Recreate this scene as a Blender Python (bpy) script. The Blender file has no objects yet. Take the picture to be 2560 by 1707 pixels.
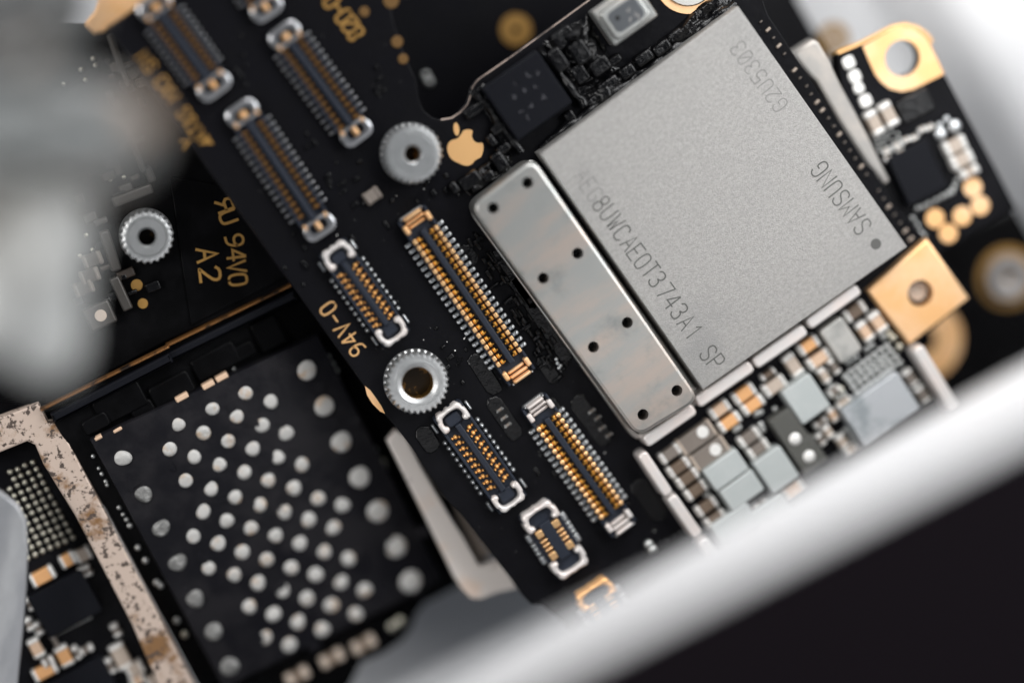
import bpy, bmesh, math, random
from mathutils import Vector, Matrix
from mathutils.geometry import tessellate_polygon
random.seed(7)
S = bpy.context.scene
COL = S.collection
# ------------------------------------------------------------------ camera (1 unit = 1 mm, about 100 photo pixels)
PW, PH = 2560.0, 1707.0
DIST, LENS, SENS = 71.1, 100.0, 36.0
TILT = math.radians(11.5); DIRA = math.radians(145)
back = Vector((math.cos(DIRA)*math.sin(TILT), math.sin(DIRA)*math.sin(TILT), math.cos(TILT)))
axis = Vector((0, 0, 1)).cross(back).normalized()
ROT = Matrix.Rotation(TILT, 3, axis)
CAMPOS = back*DIST
cd = bpy.data.cameras.new('camera'); cam = bpy.data.objects.new('camera', cd); COL.objects.link(cam)
cam.matrix_world = Matrix.Translation(CAMPOS) @ ROT.to_4x4()
cd.lens = LENS; cd.sensor_width = SENS; cd.sensor_fit = 'HORIZONTAL'; cd.clip_start = 1; cd.clip_end = 3000
cd.dof.use_dof = True; cd.dof.focus_distance = DIST - 0.2; cd.dof.aperture_fstop = 0.1/7.8; cd.dof.aperture_blades = 0
S.camera = cam
# ------------------------------------------------------------------ world and lamps
w = bpy.data.worlds.new('World'); S.world = w; w.use_nodes = True
bg = w.node_tree.nodes['Background']; bg.inputs[0].default_value = (0.80, 0.88, 1, 1); bg.inputs[1].default_value = 0.12
def lamp(name, pos, aim, size, power, col, sy=None):
    l = bpy.data.lights.new(name, 'AREA'); l.shape = 'RECTANGLE'; l.size = size; l.size_y = sy or size
    l.energy = power; l.color = col
    o = bpy.data.objects.new(name, l); COL.objects.link(o); o.location = pos
    o.rotation_euler = (Vector(aim)-Vector(pos)).to_track_quat('-Z', 'Y').to_euler(); return o
lamp('window_light', (15, 170, 115), (4, 0, 0), 120, 360000, (1.0, 0.99, 0.985), 90)
lamp('softbox', (28, 22, 36), (8, 0, 0), 24, 17000, (0.98, 0.99, 1.0), 24)
lamp('fill_lamp', (-110, 15, 110), (-2, -6, 0), 60, 150000, (1.0, 0.98, 0.96), 60)  # added fill lamp, no real window; brightens the white frame edge and the bracket
S.view_settings.view_transform = 'Standard'; S.view_settings.look = 'None'
S.view_settings.exposure = -0.12; S.view_settings.gamma = 1; S.view_settings.use_curve_mapping = False
# ------------------------------------------------------------------ pixel -> place on a level plane
TP = [0.0, 0.0, 0.0, 0.0]                      # slope (x, y) and pivot (x, y) of a board that lies tilted
def rise(x, y): return TP[0]*(x-TP[2])+TP[1]*(y-TP[3])
def P(px, py, z=0.0):
    d = ROT @ Vector(((px-PW/2)/PW*SENS/LENS, -(py-PH/2)/PW*SENS/LENS, -1.0)); c = CAMPOS
    t = (z+TP[0]*(c.x-TP[2])+TP[1]*(c.y-TP[3])-c.z)/(d.z-TP[0]*d.x-TP[1]*d.y)
    return c + d*t
class Fr:                                       # level frame at a photo point: local x along image direction d
    def __init__(s, px, py, d=(1, 0), z=0.0):
        l = math.hypot(*d); d = (d[0]/l, d[1]/l)
        s.o = P(px, py, z); a = P(px+50*d[0], py+50*d[1], z)-P(px-50*d[0], py-50*d[1], z)
        b = P(px+50*d[1], py-50*d[0], z)-P(px-50*d[1], py+50*d[0], z)
        s.k = (a.length+b.length)/200.0; s.ang = math.atan2(a.y, a.x); s.px, s.py, s.d, s.z = px, py, d, z
        s.M = Matrix.Translation(s.o) @ Matrix.Rotation(s.ang, 4, 'Z')
    def drop(s, z): s.M.translation.z -= s.z-z
U = (0.815, -0.58); V = (0.57, 0.822)          # the two directions of the main board in the photograph
# ------------------------------------------------------------------ objects
WM = {}
def link(o, parent, M):
    COL.objects.link(o)
    if parent is not None:
        o.parent = parent
        o.matrix_basis = Matrix.Identity(4) if M is None else WM[parent.name].inverted() @ M
        WM[o.name] = WM[parent.name] @ o.matrix_basis
    else:
        M = M or Matrix.Identity(4); o.matrix_basis = M; WM[o.name] = M.copy()
    return o
def tag(o, label=None, cat=None, group=None, kind=None):
    for k, v in (('label', label), ('category', cat), ('group', group), ('kind', kind)):
        if v: o[k] = v
    return o
def thing(name, label, cat, loc, group=None):
    o = bpy.data.objects.new(name, None); o.empty_display_size = 0.5
    return tag(link(o, None, Matrix.Translation(loc)), label, cat, group)
CACHE = {}
def mesh(bm, m, smooth=False, name='mesh'):
    me = bpy.data.meshes.new(name)
    bmesh.ops.recalc_face_normals(bm, faces=bm.faces); bm.to_mesh(me); bm.free()
    me.materials.append(m)
    if smooth:
        me.polygons.foreach_set('use_smooth', [True]*len(me.polygons))
        if smooth != 'all':
            me.set_sharp_from_angle(angle=math.radians(smooth))
            for p_ in me.polygons:
                if p_.normal.z > .995: p_.use_smooth = False
    return me
def put(name, me, parent=None, M=None, label=None):
    o = bpy.data.objects.new(name, me); link(o, parent, M)
    if label: o['label'] = label
    return o
def area(p): return sum(p[i-1][0]*p[i][1]-p[i][0]*p[i-1][1] for i in range(len(p)))/2
def inset(p, t):
    n = len(p); r = []
    for i in range(n):
        a, b, c = Vector(p[i-1][:2]), Vector(p[i][:2]), Vector(p[(i+1) % n][:2])
        e1, e2 = (b-a), (c-b)
        if e1.length < 1e-9 or e2.length < 1e-9: r.append((b.x, b.y)); continue
        e1.normalize(); e2.normalize()
        n1, n2 = Vector((-e1.y, e1.x)), Vector((-e2.y, e2.x)); m = n1+n2
        q = m.length_squared
        m = n1 if q < 1e-6 else m*(2/q)
        if m.length > 2.5: m = m.normalized()*2.5
        r.append((b.x+m.x*t, b.y+m.y*t))
    return r
def prism(bm, poly, z0, z1, bev=0.0, holes=(), seg=2):
    poly = [tuple(q[:2]) for q in poly]
    if area(poly) < 0: poly = poly[::-1]
    lev = [(poly, z0)]
    if bev > 0:
        lev.append((poly, z1-bev))
        for k in range(1, seg+1):
            a = math.pi/2*k/seg
            lev.append((inset(poly, bev*(1-math.cos(a))), z1-bev+bev*math.sin(a)))
    else: lev.append((poly, z1))
    n = len(poly); rings = [[bm.verts.new((x, y, z)) for x, y in q] for q, z in lev]
    for a, b in zip(rings, rings[1:]):
        for i in range(n): bm.faces.new((a[i-1], a[i], b[i], b[i-1]))
    loops = [[v.co.copy() for v in rings[-1]]]; vs = list(rings[-1])
    for h in holes:
        hv = [bm.verts.new((x, y, z1)) for x, y in h]; hb = [bm.verts.new((x, y, z0)) for x, y in h]
        for i in range(len(h)): bm.faces.new((hv[i-1], hv[i], hb[i], hb[i-1]))
        loops.append([v.co.copy() for v in hv]); vs += hv
    if holes or n > 8:
        for t in tessellate_polygon(loops):
            try: bm.faces.new([vs[i] for i in t])
            except ValueError: pass
    else: bm.faces.new(rings[-1])
    if not holes and n <= 8: bm.faces.new(rings[0][::-1])
def rrect(L, W, r, n=4, cx=0, cy=0):
    r = min(r, L/2-1e-4, W/2-1e-4); p = []
    for sx, sy, a0 in ((1, 1, 0), (-1, 1, 90), (-1, -1, 180), (1, -1, 270)):
        for k in range(n+1):
            a = math.radians(a0+90*k/n); p.append((cx+sx*(L/2-r)+r*math.cos(a), cy+sy*(W/2-r)+r*math.sin(a)))
    return p
def rect(L, W, cx=0, cy=0): return [(cx-L/2, cy-W/2), (cx+L/2, cy-W/2), (cx+L/2, cy+W/2), (cx-L/2, cy+W/2)]
def circ(r, n=32, cx=0, cy=0, r2=None):
    return [(cx+(r if not (r2 and i % 2) else r2)*math.cos(2*math.pi*i/n), cy+(r if not (r2 and i % 2) else r2)*math.sin(2*math.pi*i/n)) for i in range(n)]
def lathe(bm, prof, n=40, cx=0, cy=0, knurl=None):
    rings = []
    for r, z in prof:
        rings.append([bm.verts.new((cx+r*math.cos(2*math.pi*i/n), cy+r*math.sin(2*math.pi*i/n), z)) for i in range(n)] if r > 1e-6 else [bm.verts.new((cx, cy, z))])
    for a, b in zip(rings, rings[1:]):
        for i in range(n):
            if len(b) == 1: bm.faces.new((a[i-1], a[i], b[0]))
            elif len(a) == 1: bm.faces.new((a[0], b[i], b[i-1]))
            else: bm.faces.new((a[i-1], a[i], b[i], b[i-1]))
def dome(bm, r, h, cx=0, cy=0, z=0, n=20, m=5, jit=0):
    lathe(bm, [(r*math.cos(math.pi/2*k/m), z+h*math.sin(math.pi/2*k/m)) for k in range(m)]+[(0, z+h)], n, cx, cy)
# ------------------------------------------------------------------ materials
def mat(name, col, metal=0.0, rough=0.5, col2=None, sc=1.0, lo=0.4, hi=0.6, bump=0.0, bsc=20.0, stretch=None, coat=0.0,
        spec=0.5, rough2=None, col3=None, sc3=3.0, lo3=0.55, hi3=0.62, emit=None, dist=0.02, speck=None):
    m = bpy.data.materials.new(name); m.use_nodes = True; N = m.node_tree.nodes; Lk = m.node_tree.links
    b = N['Principled BSDF']; b.inputs['Base Color'].default_value = (*col, 1); b.inputs['Metallic'].default_value = metal
    b.inputs['Roughness'].default_value = rough; b.inputs['Coat Weight'].default_value = coat; b.inputs['Coat Roughness'].default_value = 0.12
    b.inputs['Specular IOR Level'].default_value = spec
    geo = N.new('ShaderNodeNewGeometry'); src = geo.outputs['Position']
    mp = N.new('ShaderNodeMapping'); Lk.new(src, mp.inputs[0])
    if stretch:
        mp.vector_type = 'TEXTURE'; mp.inputs['Rotation'].default_value = (0, 0, stretch[0]); mp.inputs['Scale'].default_value = (stretch[1], 1, 1)
    v = mp.outputs[0]
    def noise(scale, vec, detail=4):
        n = N.new('ShaderNodeTexNoise'); n.inputs['Scale'].default_value = scale; n.inputs['Detail'].default_value = detail
        n.inputs['Roughness'].default_value = 0.62; Lk.new(vec, n.inputs['Vector']); return n.outputs[0]
    def ramp(val, lo, hi):
        r = N.new('ShaderNodeMapRange'); r.inputs[1].default_value = lo; r.inputs[2].default_value = hi; r.interpolation_type = 'SMOOTHSTEP'
        Lk.new(val, r.inputs[0]); return r.outputs[0]
    def mix(f, a, c):
        x = N.new('ShaderNodeMix'); x.data_type = 'RGBA'; Lk.new(f, x.inputs[0])
        if isinstance(a, tuple): x.inputs[6].default_value = (*a, 1)
        else: Lk.new(a, x.inputs[6])
        x.inputs[7].default_value = (*c, 1); return x.outputs[2]
    cur = tuple(col)
    if col2:
        f = ramp(noise(sc, v, 6), lo, hi); cur = mix(f, cur, col2)
        if rough2 is not None:
            r = N.new('ShaderNodeMapRange'); r.inputs[3].default_value = rough; r.inputs[4].default_value = rough2
            Lk.new(f, r.inputs[0]); Lk.new(r.outputs[0], b.inputs['Roughness'])
    if col3: cur = mix(ramp(noise(sc3, src, 7), lo3, hi3), cur, col3)
    if speck:
        vo = N.new('ShaderNodeTexVoronoi'); vo.inputs['Scale'].default_value = speck[1]; Lk.new(src, vo.inputs['Vector'])
        f = ramp(vo.outputs['Distance'], speck[2], speck[2]*0.5)
        g = ramp(noise(speck[1]*0.5, src, 1), 0.55, 0.6)
        mu = N.new('ShaderNodeMath'); mu.operation = 'MULTIPLY'; Lk.new(f, mu.inputs[0]); Lk.new(g, mu.inputs[1])
        cur = mix(mu.outputs[0], cur, speck[0])
    if not isinstance(cur, tuple): Lk.new(cur, b.inputs['Base Color'])
    if bump:
        bn = N.new('ShaderNodeBump'); bn.inputs['Strength'].default_value = bump; bn.inputs['Distance'].default_value = dist
        Lk.new(noise(bsc, v, 5), bn.inputs['Height']); Lk.new(bn.outputs[0], b.inputs['Normal'])
    return m
AU = math.radians(35)
M_mask = mat('black_solder_mask', (0.0025, 0.0025, 0.0035), 0, 0.5, (0.0055, 0.0055, 0.007), 0.9, 0.35, 0.7, bump=0.5, bsc=3, spec=0.09, rough2=0.28, speck=((0.22, 0.22, 0.21), 7.0, 0.075))
M_mask2 = mat('black_glossy_mask', (0.002, 0.002, 0.0022), 0, 0.30, (0.004, 0.004, 0.0045), 0.8, 0.4, 0.65, bump=0.4, bsc=2.5, spec=0.05)
M_pkg = mat('dark_package', (0.006, 0.006, 0.008), 0, 0.42, (0.013, 0.0125, 0.0145), 0.9, 0.4, 0.62, bump=0.6, bsc=2.2, spec=0.10, dist=0.05)
M_resin = mat('black_resin', (0.003, 0.003, 0.0035), 0, 0.09, bump=0.5, bsc=5, spec=0.34, dist=0.06)
M_blk = mat('black_plastic', (0.006, 0.0065, 0.009), 0, 0.40, bump=0.2, bsc=8, spec=0.1)
M_slate = mat('slate_plastic', (0.018, 0.022, 0.032), 0, 0.45, spec=0.2)
M_chip = mat('sanded_metal_chip', (0.30, 0.293, 0.282), 0.6, 0.50, (0.38, 0.37, 0.355), 14, 0.3, 0.7, bump=1.0, bsc=34, stretch=(AU, 1.6), dist=0.014,
             col3=(0.27, 0.268, 0.262), sc3=0.35, lo3=0.5, hi3=0.85)
M_shield = mat('tinned_steel', (0.40, 0.405, 0.39), 0.8, 0.38, (0.50, 0.43, 0.38), 1.1, 0.42, 0.68, bump=0.22, bsc=6, stretch=(AU, 4.0),
               col3=(0.26, 0.28, 0.275), sc3=0.9, lo3=0.5, hi3=0.8, dist=0.02)
M_fence = mat('pale_steel', (0.66, 0.63, 0.61), 0.3, 0.42, (0.72, 0.64, 0.60), 1.4, 0.4, 0.7)
M_gold = mat('gold_plating', (0.87, 0.50, 0.22), 0.6, 0.45, (0.90, 0.59, 0.34), 0.9, 0.35, 0.7)
M_goldd = mat('dim_gold_print', (0.27, 0.145, 0.03), 0.2, 0.5)
M_goldx = mat('covered_gold', (0.12, 0.06, 0.012), 0.2, 0.5)
M_goldp = mat('gold_print', (0.80, 0.47, 0.20), 0.6, 0.42)
M_pin = mat('amber_contacts', (0.80, 0.42, 0.09), 0.85, 0.33)
M_pin2 = mat('peach_contacts', (0.93, 0.58, 0.28), 0.85, 0.36)
M_pin3 = mat('orange_contacts', (0.90, 0.47, 0.15), 0.45, 0.4)
M_tin = mat('bright_tin', (0.66, 0.68, 0.69), 0.85, 0.30)
M_tinw = mat('white_tin', (0.80, 0.79, 0.76), 0.35, 0.42)
M_sold = mat('solder', (0.42, 0.415, 0.40), 0.25, 0.55, (0.40, 0.31, 0.23), 2.6, 0.52, 0.68, bump=0.9, bsc=4, dist=0.05)
M_soldd = mat('dull_solder', (0.16, 0.16, 0.155), 0.4, 0.45, (0.34, 0.34, 0.33), 4, 0.5, 0.65, bump=1, bsc=6, dist=0.08)
M_ball = mat('grey_solder_ball', (0.48, 0.49, 0.48), 0.85, 0.34)
M_ball3 = mat('grey_tin', (0.44, 0.445, 0.46), 0.9, 0.28)
M_ball2 = mat('warm_solder_ball', (0.50, 0.48, 0.40), 0.9, 0.3)
M_tan = mat('tan_ceramic', (0.56, 0.39, 0.27), 0, 0.45)
M_org = mat('orange_ceramic', (0.66, 0.35, 0.15), 0, 0.42)
M_gtan = mat('grey_tan_ceramic', (0.42, 0.35, 0.29), 0, 0.45)
M_brn = mat('brown_ceramic', (0.12, 0.085, 0.06), 0, 0.45)
M_gbrn = mat('grey_brown_ceramic', (0.17, 0.145, 0.125), 0, 0.45)
M_dkm = mat('dark_module', (0.075, 0.075, 0.068), 0, 0.5)
M_grey = mat('blue_grey_ceramic', (0.40, 0.43, 0.425), 0.1, 0.45, (0.44, 0.465, 0.46), 1, 0.4, 0.7)
M_gmet = mat('mottled_metal', (0.40, 0.40, 0.38), 0.7, 0.42, (0.55, 0.54, 0.51), 1.5, 0.4, 0.6)
M_bmet = mat('silver_lid', (0.46, 0.48, 0.50), 0.4, 0.45, (0.30, 0.33, 0.345), .8, .45, .6)
M_rust = mat('rusty_steel', (0.50, 0.40, 0.335), 0.3, 0.5, (0.21, 0.11, 0.045), 0.8, 0.50, 0.62, bump=0.4, bsc=5, col3=(0.075, 0.055, 0.045), sc3=6, lo3=0.54, hi3=0.60)
M_brk = mat('blotched_steel', (0.66, 0.61, 0.57), 0.1, 0.42, (0.68, 0.55, 0.46), 1, 0.5, 0.7, col3=(0.25, 0.23, 0.22), sc3=1.3, lo3=0.62, hi3=0.75)
M_brk2 = mat('scuffed_steel', (0.36, 0.345, 0.325), 0.4, 0.42, (0.46, 0.42, 0.38), 1.2, 0.4, 0.7)
M_white = mat('white_plastic', (0.80, 0.80, 0.81), 0, 0.5)
M_floor = mat('white_tray', (0.93, 0.93, 0.935), 0, 0.5)
M_table = mat('pale_table', (0.62, 0.63, 0.65), 0, 0.7, spec=0.2)
M_glass = mat('black_glass', (0.0065, 0.005, 0.0065), 0, 0.4, spec=0.05)
M_zinc = mat('zinc_standoff', (0.55, 0.56, 0.56), 0.9, 0.34, (0.5, 0.51, 0.51), 3, 0.45, 0.65, bump=0.3, bsc=6)
M_brass = mat('brass_bore', (0.36, 0.20, 0.05), 0.9, 0.3)
M_borefl = mat('brown_bore_floor', (0.02, 0.013, 0.006), 0.2, 0.3, (0.16, 0.085, 0.02), 2.2, 0.52, 0.6, spec=.2)  # near-black floor with brown blotches
M_void = mat('dark_bore', (0.004, 0.004, 0.004), 0, 0.7)
M_dkst = mat('shaded_steel', (0.065, 0.06, 0.055), .5, .4)
M_brnd = mat('dark_brown_part', (0.035, 0.026, 0.02), 0, .45)
M_crump = mat('crumpled_metal', (0.19, 0.20, 0.20), 0.4, 0.38, (0.07, 0.07, 0.07), 0.45, 0.52, 0.62, bump=0.6, bsc=0.6, stretch=(math.radians(30), 3), dist=0.5, col3=(0.42, 0.30, 0.215), sc3=.28, lo3=.54, hi3=.64)
M_foil = mat('brushed_foil', (0.40, 0.41, 0.43), 0.8, 0.38, (0.58, 0.59, 0.60), 1.0, 0.4, 0.7, bump=0.5, bsc=3, stretch=(math.radians(80), 3))
M_ink = mat('laser_engraving', (0.085, 0.085, 0.08), 0.0, 0.7)
M_inkf = mat('faint_engraving', (0.20, 0.195, 0.19), 0.2, 0.6)
M_inkb = mat('faint_marking', (0.035, 0.035, 0.042), 0, 0.5)
M_copper = mat('copper_edge', (0.26, 0.12, 0.04), 0.7, 0.35, (0.03, 0.02, 0.015), 1.2, 0.48, 0.6)
M_edge = mat('board_edge', (0.42, 0.33, 0.28), 0.3, 0.4, (0.10, 0.08, 0.07), 1.5, 0.45, 0.65)
# ------------------------------------------------------------------ stroke lettering
G = {
'A': [[(0,0),(2,6),(4,0)],[(.8,2.2),(3.2,2.2)]], 'E': [[(4,6),(0,6),(0,0),(4,0)],[(0,3.1),(3,3.1)]],
'G': ['c',[(4,5),(3,6),(1,6),(0,5),(0,1),(1,0),(3,0),(4,1),(4,3),(2.4,3)]],
'8': ['c',[(2,3.2),(.5,3.6),(.3,5.2),(1.2,6),(2.8,6),(3.7,5.2),(3.5,3.6),(2,3.2),(.3,2.8),(0,.9),(1,0),(3,0),(4,.9),(3.7,2.8),(2,3.2)]],
'U': ['c',[(0,6),(0,1),(1,0),(3,0),(4,1),(4,6)]], 'W': [[(0,6),(1,0),(2,4),(3,0),(4,6)]],
'C': ['c',[(4,5),(3,6),(1,6),(0,5),(0,1),(1,0),(3,0),(4,1)]],
'O': ['c',[(2,0),(.8,0),(0,1.2),(0,4.8),(.8,6),(3.2,6),(4,4.8),(4,1.2),(3.2,0),(2,0)]],
'0': ['c',[(2,0),(.8,0),(0,1.2),(0,4.8),(.8,6),(3.2,6),(4,4.8),(4,1.2),(3.2,0),(2,0)],[(.7,1.4),(3.3,4.6)]],
'T': [[(0,6),(4,6)],[(2,5.7),(2,0)]], '3': ['c',[(0,5.2),(.8,6),(3.2,6),(4,5),(3.6,3.5),(1.8,3.2),(3.7,2.8),(4,1),(3.2,0),(.8,0),(0,.9)]],
'7': [[(0,6),(4,6),(1.4,0)]], '4': [[(3,0),(3,6)],[(2.7,6),(0,2),(4,2)]], '1': [[(.8,4.6),(2.2,6),(2.2,0)]],
'S': ['c',[(4,5),(3.2,6),(.8,6),(0,5),(.2,3.6),(3.8,2.5),(4,1),(3.2,0),(.8,0),(0,1)]],
'P': [[(0,0),(0,6),(3,6),(3.9,5.3),(3.9,3.7),(3,3),(.3,3)]], 'M': [[(0,0),(0,6),(2,2.6),(4,6),(4,0)]], 'N': [[(0,0),(0,6),(4,0),(4,6)]],
'2': ['c',[(0,5),(.8,6),(3.2,6),(4,5),(3.6,3.5),(0.2,0.2),(0,0),(.3,0),(4,0)]],
'5': [[(4,6),(.4,6),(.2,3.4),(3,3.6),(4,2.6),(4,1),(3,0),(.8,0),(0,.8)]], 'V': [[(0,6),(2,0),(4,6)]],
'9': ['c',[(.6,0),(3,0.3),(4,2.4),(4,4.8),(3,6),(1,6),(0,5),(0,3.8),(1,2.8),(3,2.8),(3.9,3.8)]],
'X': [[(0,0),(4,6)],[(0,6),(4,0)]], '&': ['c',[(4,0),(.8,4.4),(1,6),(2.6,6),(2.8,4.6),(.2,2.4),(0,.8),(1,0),(2.6,0),(4,2.4)]],
'R': [[(0,0),(0,6),(3,6),(3.9,5.2),(3.9,3.8),(3,3),(.3,3)],[(2,2.8),(4,0)]], '-': [[(.4,3),(3.6,3)]],
'Y': [[(0,6),(2,3),(4,6)],[(2,3),(2,0)]], 'F': [[(4,6),(0,6),(0,0)],[(0,3.1),(3,3.1)]], 'H': [[(0,0),(0,6)],[(4,0),(4,6)],[(0.2,3),(3.8,3)]],
'tri': [[(0,.6),(4,.6),(4,5.4),(0.8,1.4),(3.2,1.4),(3.2,3.6),(2.4,2.4)]],
}
def chaikin(p, k=2):
    for _ in range(k):
        q = [p[0]]
        for a, b in zip(p, p[1:]):
            q += [(a[0]*.75+b[0]*.25, a[1]*.75+b[1]*.25), (a[0]*.25+b[0]*.75, a[1]*.25+b[1]*.75)]
        q.append(p[-1]); p = q
    return p
def ribbon(bm, pts, w, z0, z1):
    n = len(pts); L = []; R = []
    for i in range(n):
        a = Vector(pts[max(i-1, 0)]); b = Vector(pts[i]); c = Vector(pts[min(i+1, n-1)])
        e1 = (b-a) if i else (c-b); e2 = (c-b) if i < n-1 else (b-a)
        e1.normalize(); e2.normalize(); n1 = Vector((-e1.y, e1.x)); n2 = Vector((-e2.y, e2.x)); m = n1+n2
        m = n1 if m.length < .3 else m*(2/m.length_squared)
        if m.length > 1.8: m = m.normalized()*1.8
        ext = Vector((0, 0))
        if i == 0: ext = -e1*w*.4
        if i == n-1: ext = e2*w*.4
        L.append(b+ext+m*w/2); R.append(b+ext-m*w/2)
    t = [(bm.verts.new((l.x, l.y, z1)), bm.verts.new((r.x, r.y, z1)), bm.verts.new((l.x, l.y, z0)), bm.verts.new((r.x, r.y, z0))) for l, r in zip(L, R)]
    for a, b in zip(t, t[1:]):
        bm.faces.new((a[0], a[1], b[1], b[0])); bm.faces.new((a[0], b[0], b[2], a[2])); bm.faces.new((a[1], a[3], b[3], b[1]))
    bm.faces.new((t[0][0], t[0][2], t[0][3], t[0][1])); bm.faces.new((t[-1][0], t[-1][1], t[-1][3], t[-1][2]))
def lettering(chars, pos, h, w, d, z, parent, m, stroke, name='lettering', th=0.004, label=None, flip=False):
    """chars at photo points pos, each h x w photo pixels, reading direction d in the photograph"""
    f0 = Fr(pos[0][0], pos[0][1], d, z); inv = f0.M.inverted(); bm = bmesh.new(); k = 0
    for c, q in zip(chars, pos):
        if c == ' ': continue
        o = inv @ P(q[0], q[1], z); g = G[c]; cur = g[0] == 'c'
        for s in (g[1:] if cur else g):
            p = chaikin(s) if (cur and len(s) > 2) else s
            p = [(o.x+(x/4-.5)*w*f0.k*(-1 if flip else 1), o.y+(y/6-.5)*h*f0.k) for x, y in p]
            ribbon(bm, p, stroke*f0.k, 0.0, th+0.0012*(k % 4)); k += 1
    return put(name, mesh(bm, m), parent, f0.M, label)
def steps(p0, d, n): return [(p0[0]+d[0]*i, p0[1]+d[1]*i) for i in range(n)]
# ------------------------------------------------------------------ generic parts
def slab(name, pts, z0, z1, m, parent=None, bev=0.03, label=None, holes=(), zt=None, smooth=40):
    """outline traced on the photograph at height z1, built from z0 to z1"""
    W = [P(x, y, z1) for x, y in pts]; o = sum(W, Vector())/len(W); o.z = 0
    bm = bmesh.new(); hl = []
    for hx, hy, hr in holes:
        c = P(hx, hy, z1); hl.append(circ(hr*.01, 40, c.x-o.x, c.y-o.y))
    prism(bm, [(q.x-o.x, q.y-o.y) for q in W], z0, z1, bev, hl)
    for v in bm.verts: v.co.z += rise(o.x+v.co.x, o.y+v.co.y)
    return put(name, mesh(bm, m, smooth), parent, Matrix.Translation(o), label)
def block(name, f, L, W, z0, z1, m, parent, bev=0.03, r=0.04, cx=0, cy=0, label=None, rel=False):
    key = ('blk', round(L*f.k, 3), round(W*f.k, 3), round(z0, 3), round(z1, 3), m.name, bev, r, cx, cy)
    if key not in CACHE:
        bm = bmesh.new(); prism(bm, rrect(L*f.k, W*f.k, r, 3, cx*f.k, cy*f.k), z0, z1, bev); CACHE[key] = mesh(bm, m, 50)
    return put(name, CACHE[key], parent, None if rel else f.M, label)
def cap(parent, px, py, L, W, d, m, z=0.0, h=0.28, end=13, name='ceramic_capacitor', one=False, mend=None, label=None):
    f = Fr(px, py, d, z+h*.7); f.drop(z)
    o = block(name, f, L-6, W-3, 0, h-.02, m, parent, .03, .02, label=label)
    for s in ((1,) if one else (-1, 1)):
        block('end_cap', f, end, W, -.002, h, mend or M_tinw, o, .07, .05, s*(L/2-end/2), 0, rel=True)
    return o
def ball(parent, px, py, r, z=0.0, m=None, name='solder_ball', hf=1.5, sub=False, label=None):
    m = m or M_ball; key = ('ball', round(r, 1), m.name, hf)
    if key not in CACHE:
        bm = bmesh.new(); R = r*.01
        lathe(bm, [(R*.75, 0)]+[(R*math.cos(a), R*hf*.5+R*hf*.5*math.sin(a)) for a in [math.radians(t) for t in (-35, -15, 0, 20, 40, 60, 75)]]+[(0, R*hf)], 18)
        CACHE[key] = mesh(bm, m, 'all')
    f = Fr(px, py, (1, 0), z+r*.01*hf*.6); f.drop(z)
    return put(name, CACHE[key], parent, f.M, label)
def pad(parent, px, py, r, z, m, name='test_pad', h=0.02, label=None):
    f = Fr(px, py, (1, 0), z+h); key = ('pad', round(r*f.k, 2), m.name, h)
    f.drop(z)
    if key not in CACHE:
        bm = bmesh.new(); R = r*f.k; lathe(bm, [(R, 0), (R, h*.6), (R-.01, h), (0, h)], 32); CACHE[key] = mesh(bm, m, 40)
    return put(name, CACHE[key], parent, f.M, label)
def ring(parent, px, py, ro, ri, z, m, name='ring_pad', h=0.03, label=None):
    f = Fr(px, py, (1, 0), z+h); f.drop(z); k = f.k; bm = bmesh.new()
    lathe(bm, [(ro*k, 0), (ro*k, h*.6), (ro*k-.01, h), (ri*k+.01, h), (ri*k, h*.6), (ri*k, 0)], 56)
    return put(name, mesh(bm, m, 40), parent, f.M, label)
# ================================================================== SETTING
def big(name, pts, z, m):
    bm = bmesh.new(); bm.faces.new([bm.verts.new((x, y, z)) for x, y in pts]); o = put(name, mesh(bm, m)); o['kind'] = 'structure'; return o
big('table', [(-400, -400), (400, -400), (400, 400), (-400, 400)], -12, M_table)
# white tray floor with a raised side at the upper right
fl = bmesh.new()
def traysec():
    a, b = P(2050, -60, -8), P(2560, 820, -8)
    e = (b-a); e.z = 0; e.normalize(); n = Vector((-e.y, e.x, 0))
    if n.x < 0: n = -n
    return a, e, n
ta, te, tn = traysec()
rows = []
for t in (-60, 60):
    base = ta+te*t
    prof = [(-5.5, -11.8), (-3.6, -9.0), (0.6, -7.9), (1.6, -7.3), (2.3, -6.2), (3.0, -5.6), (6.2, -5.1), (7.0, -4.6), (7.6, -3.9), (9.5, -3.5), (26, -3.0)]
    rows.append([fl.verts.new((base.x+tn.x*s, base.y+tn.y*s, z)) for s, z in prof])
for i in range(len(rows[0])-1): fl.faces.new((rows[0][i], rows[0][i+1], rows[1][i+1], rows[1][i]))
tray = put('tray_floor', mesh(fl, M_floor, 'all')); tray['kind'] = 'structure'
md = tray.modifiers.new('thick', 'SOLIDIFY'); md.thickness = 0.8; md.offset = -1
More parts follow.
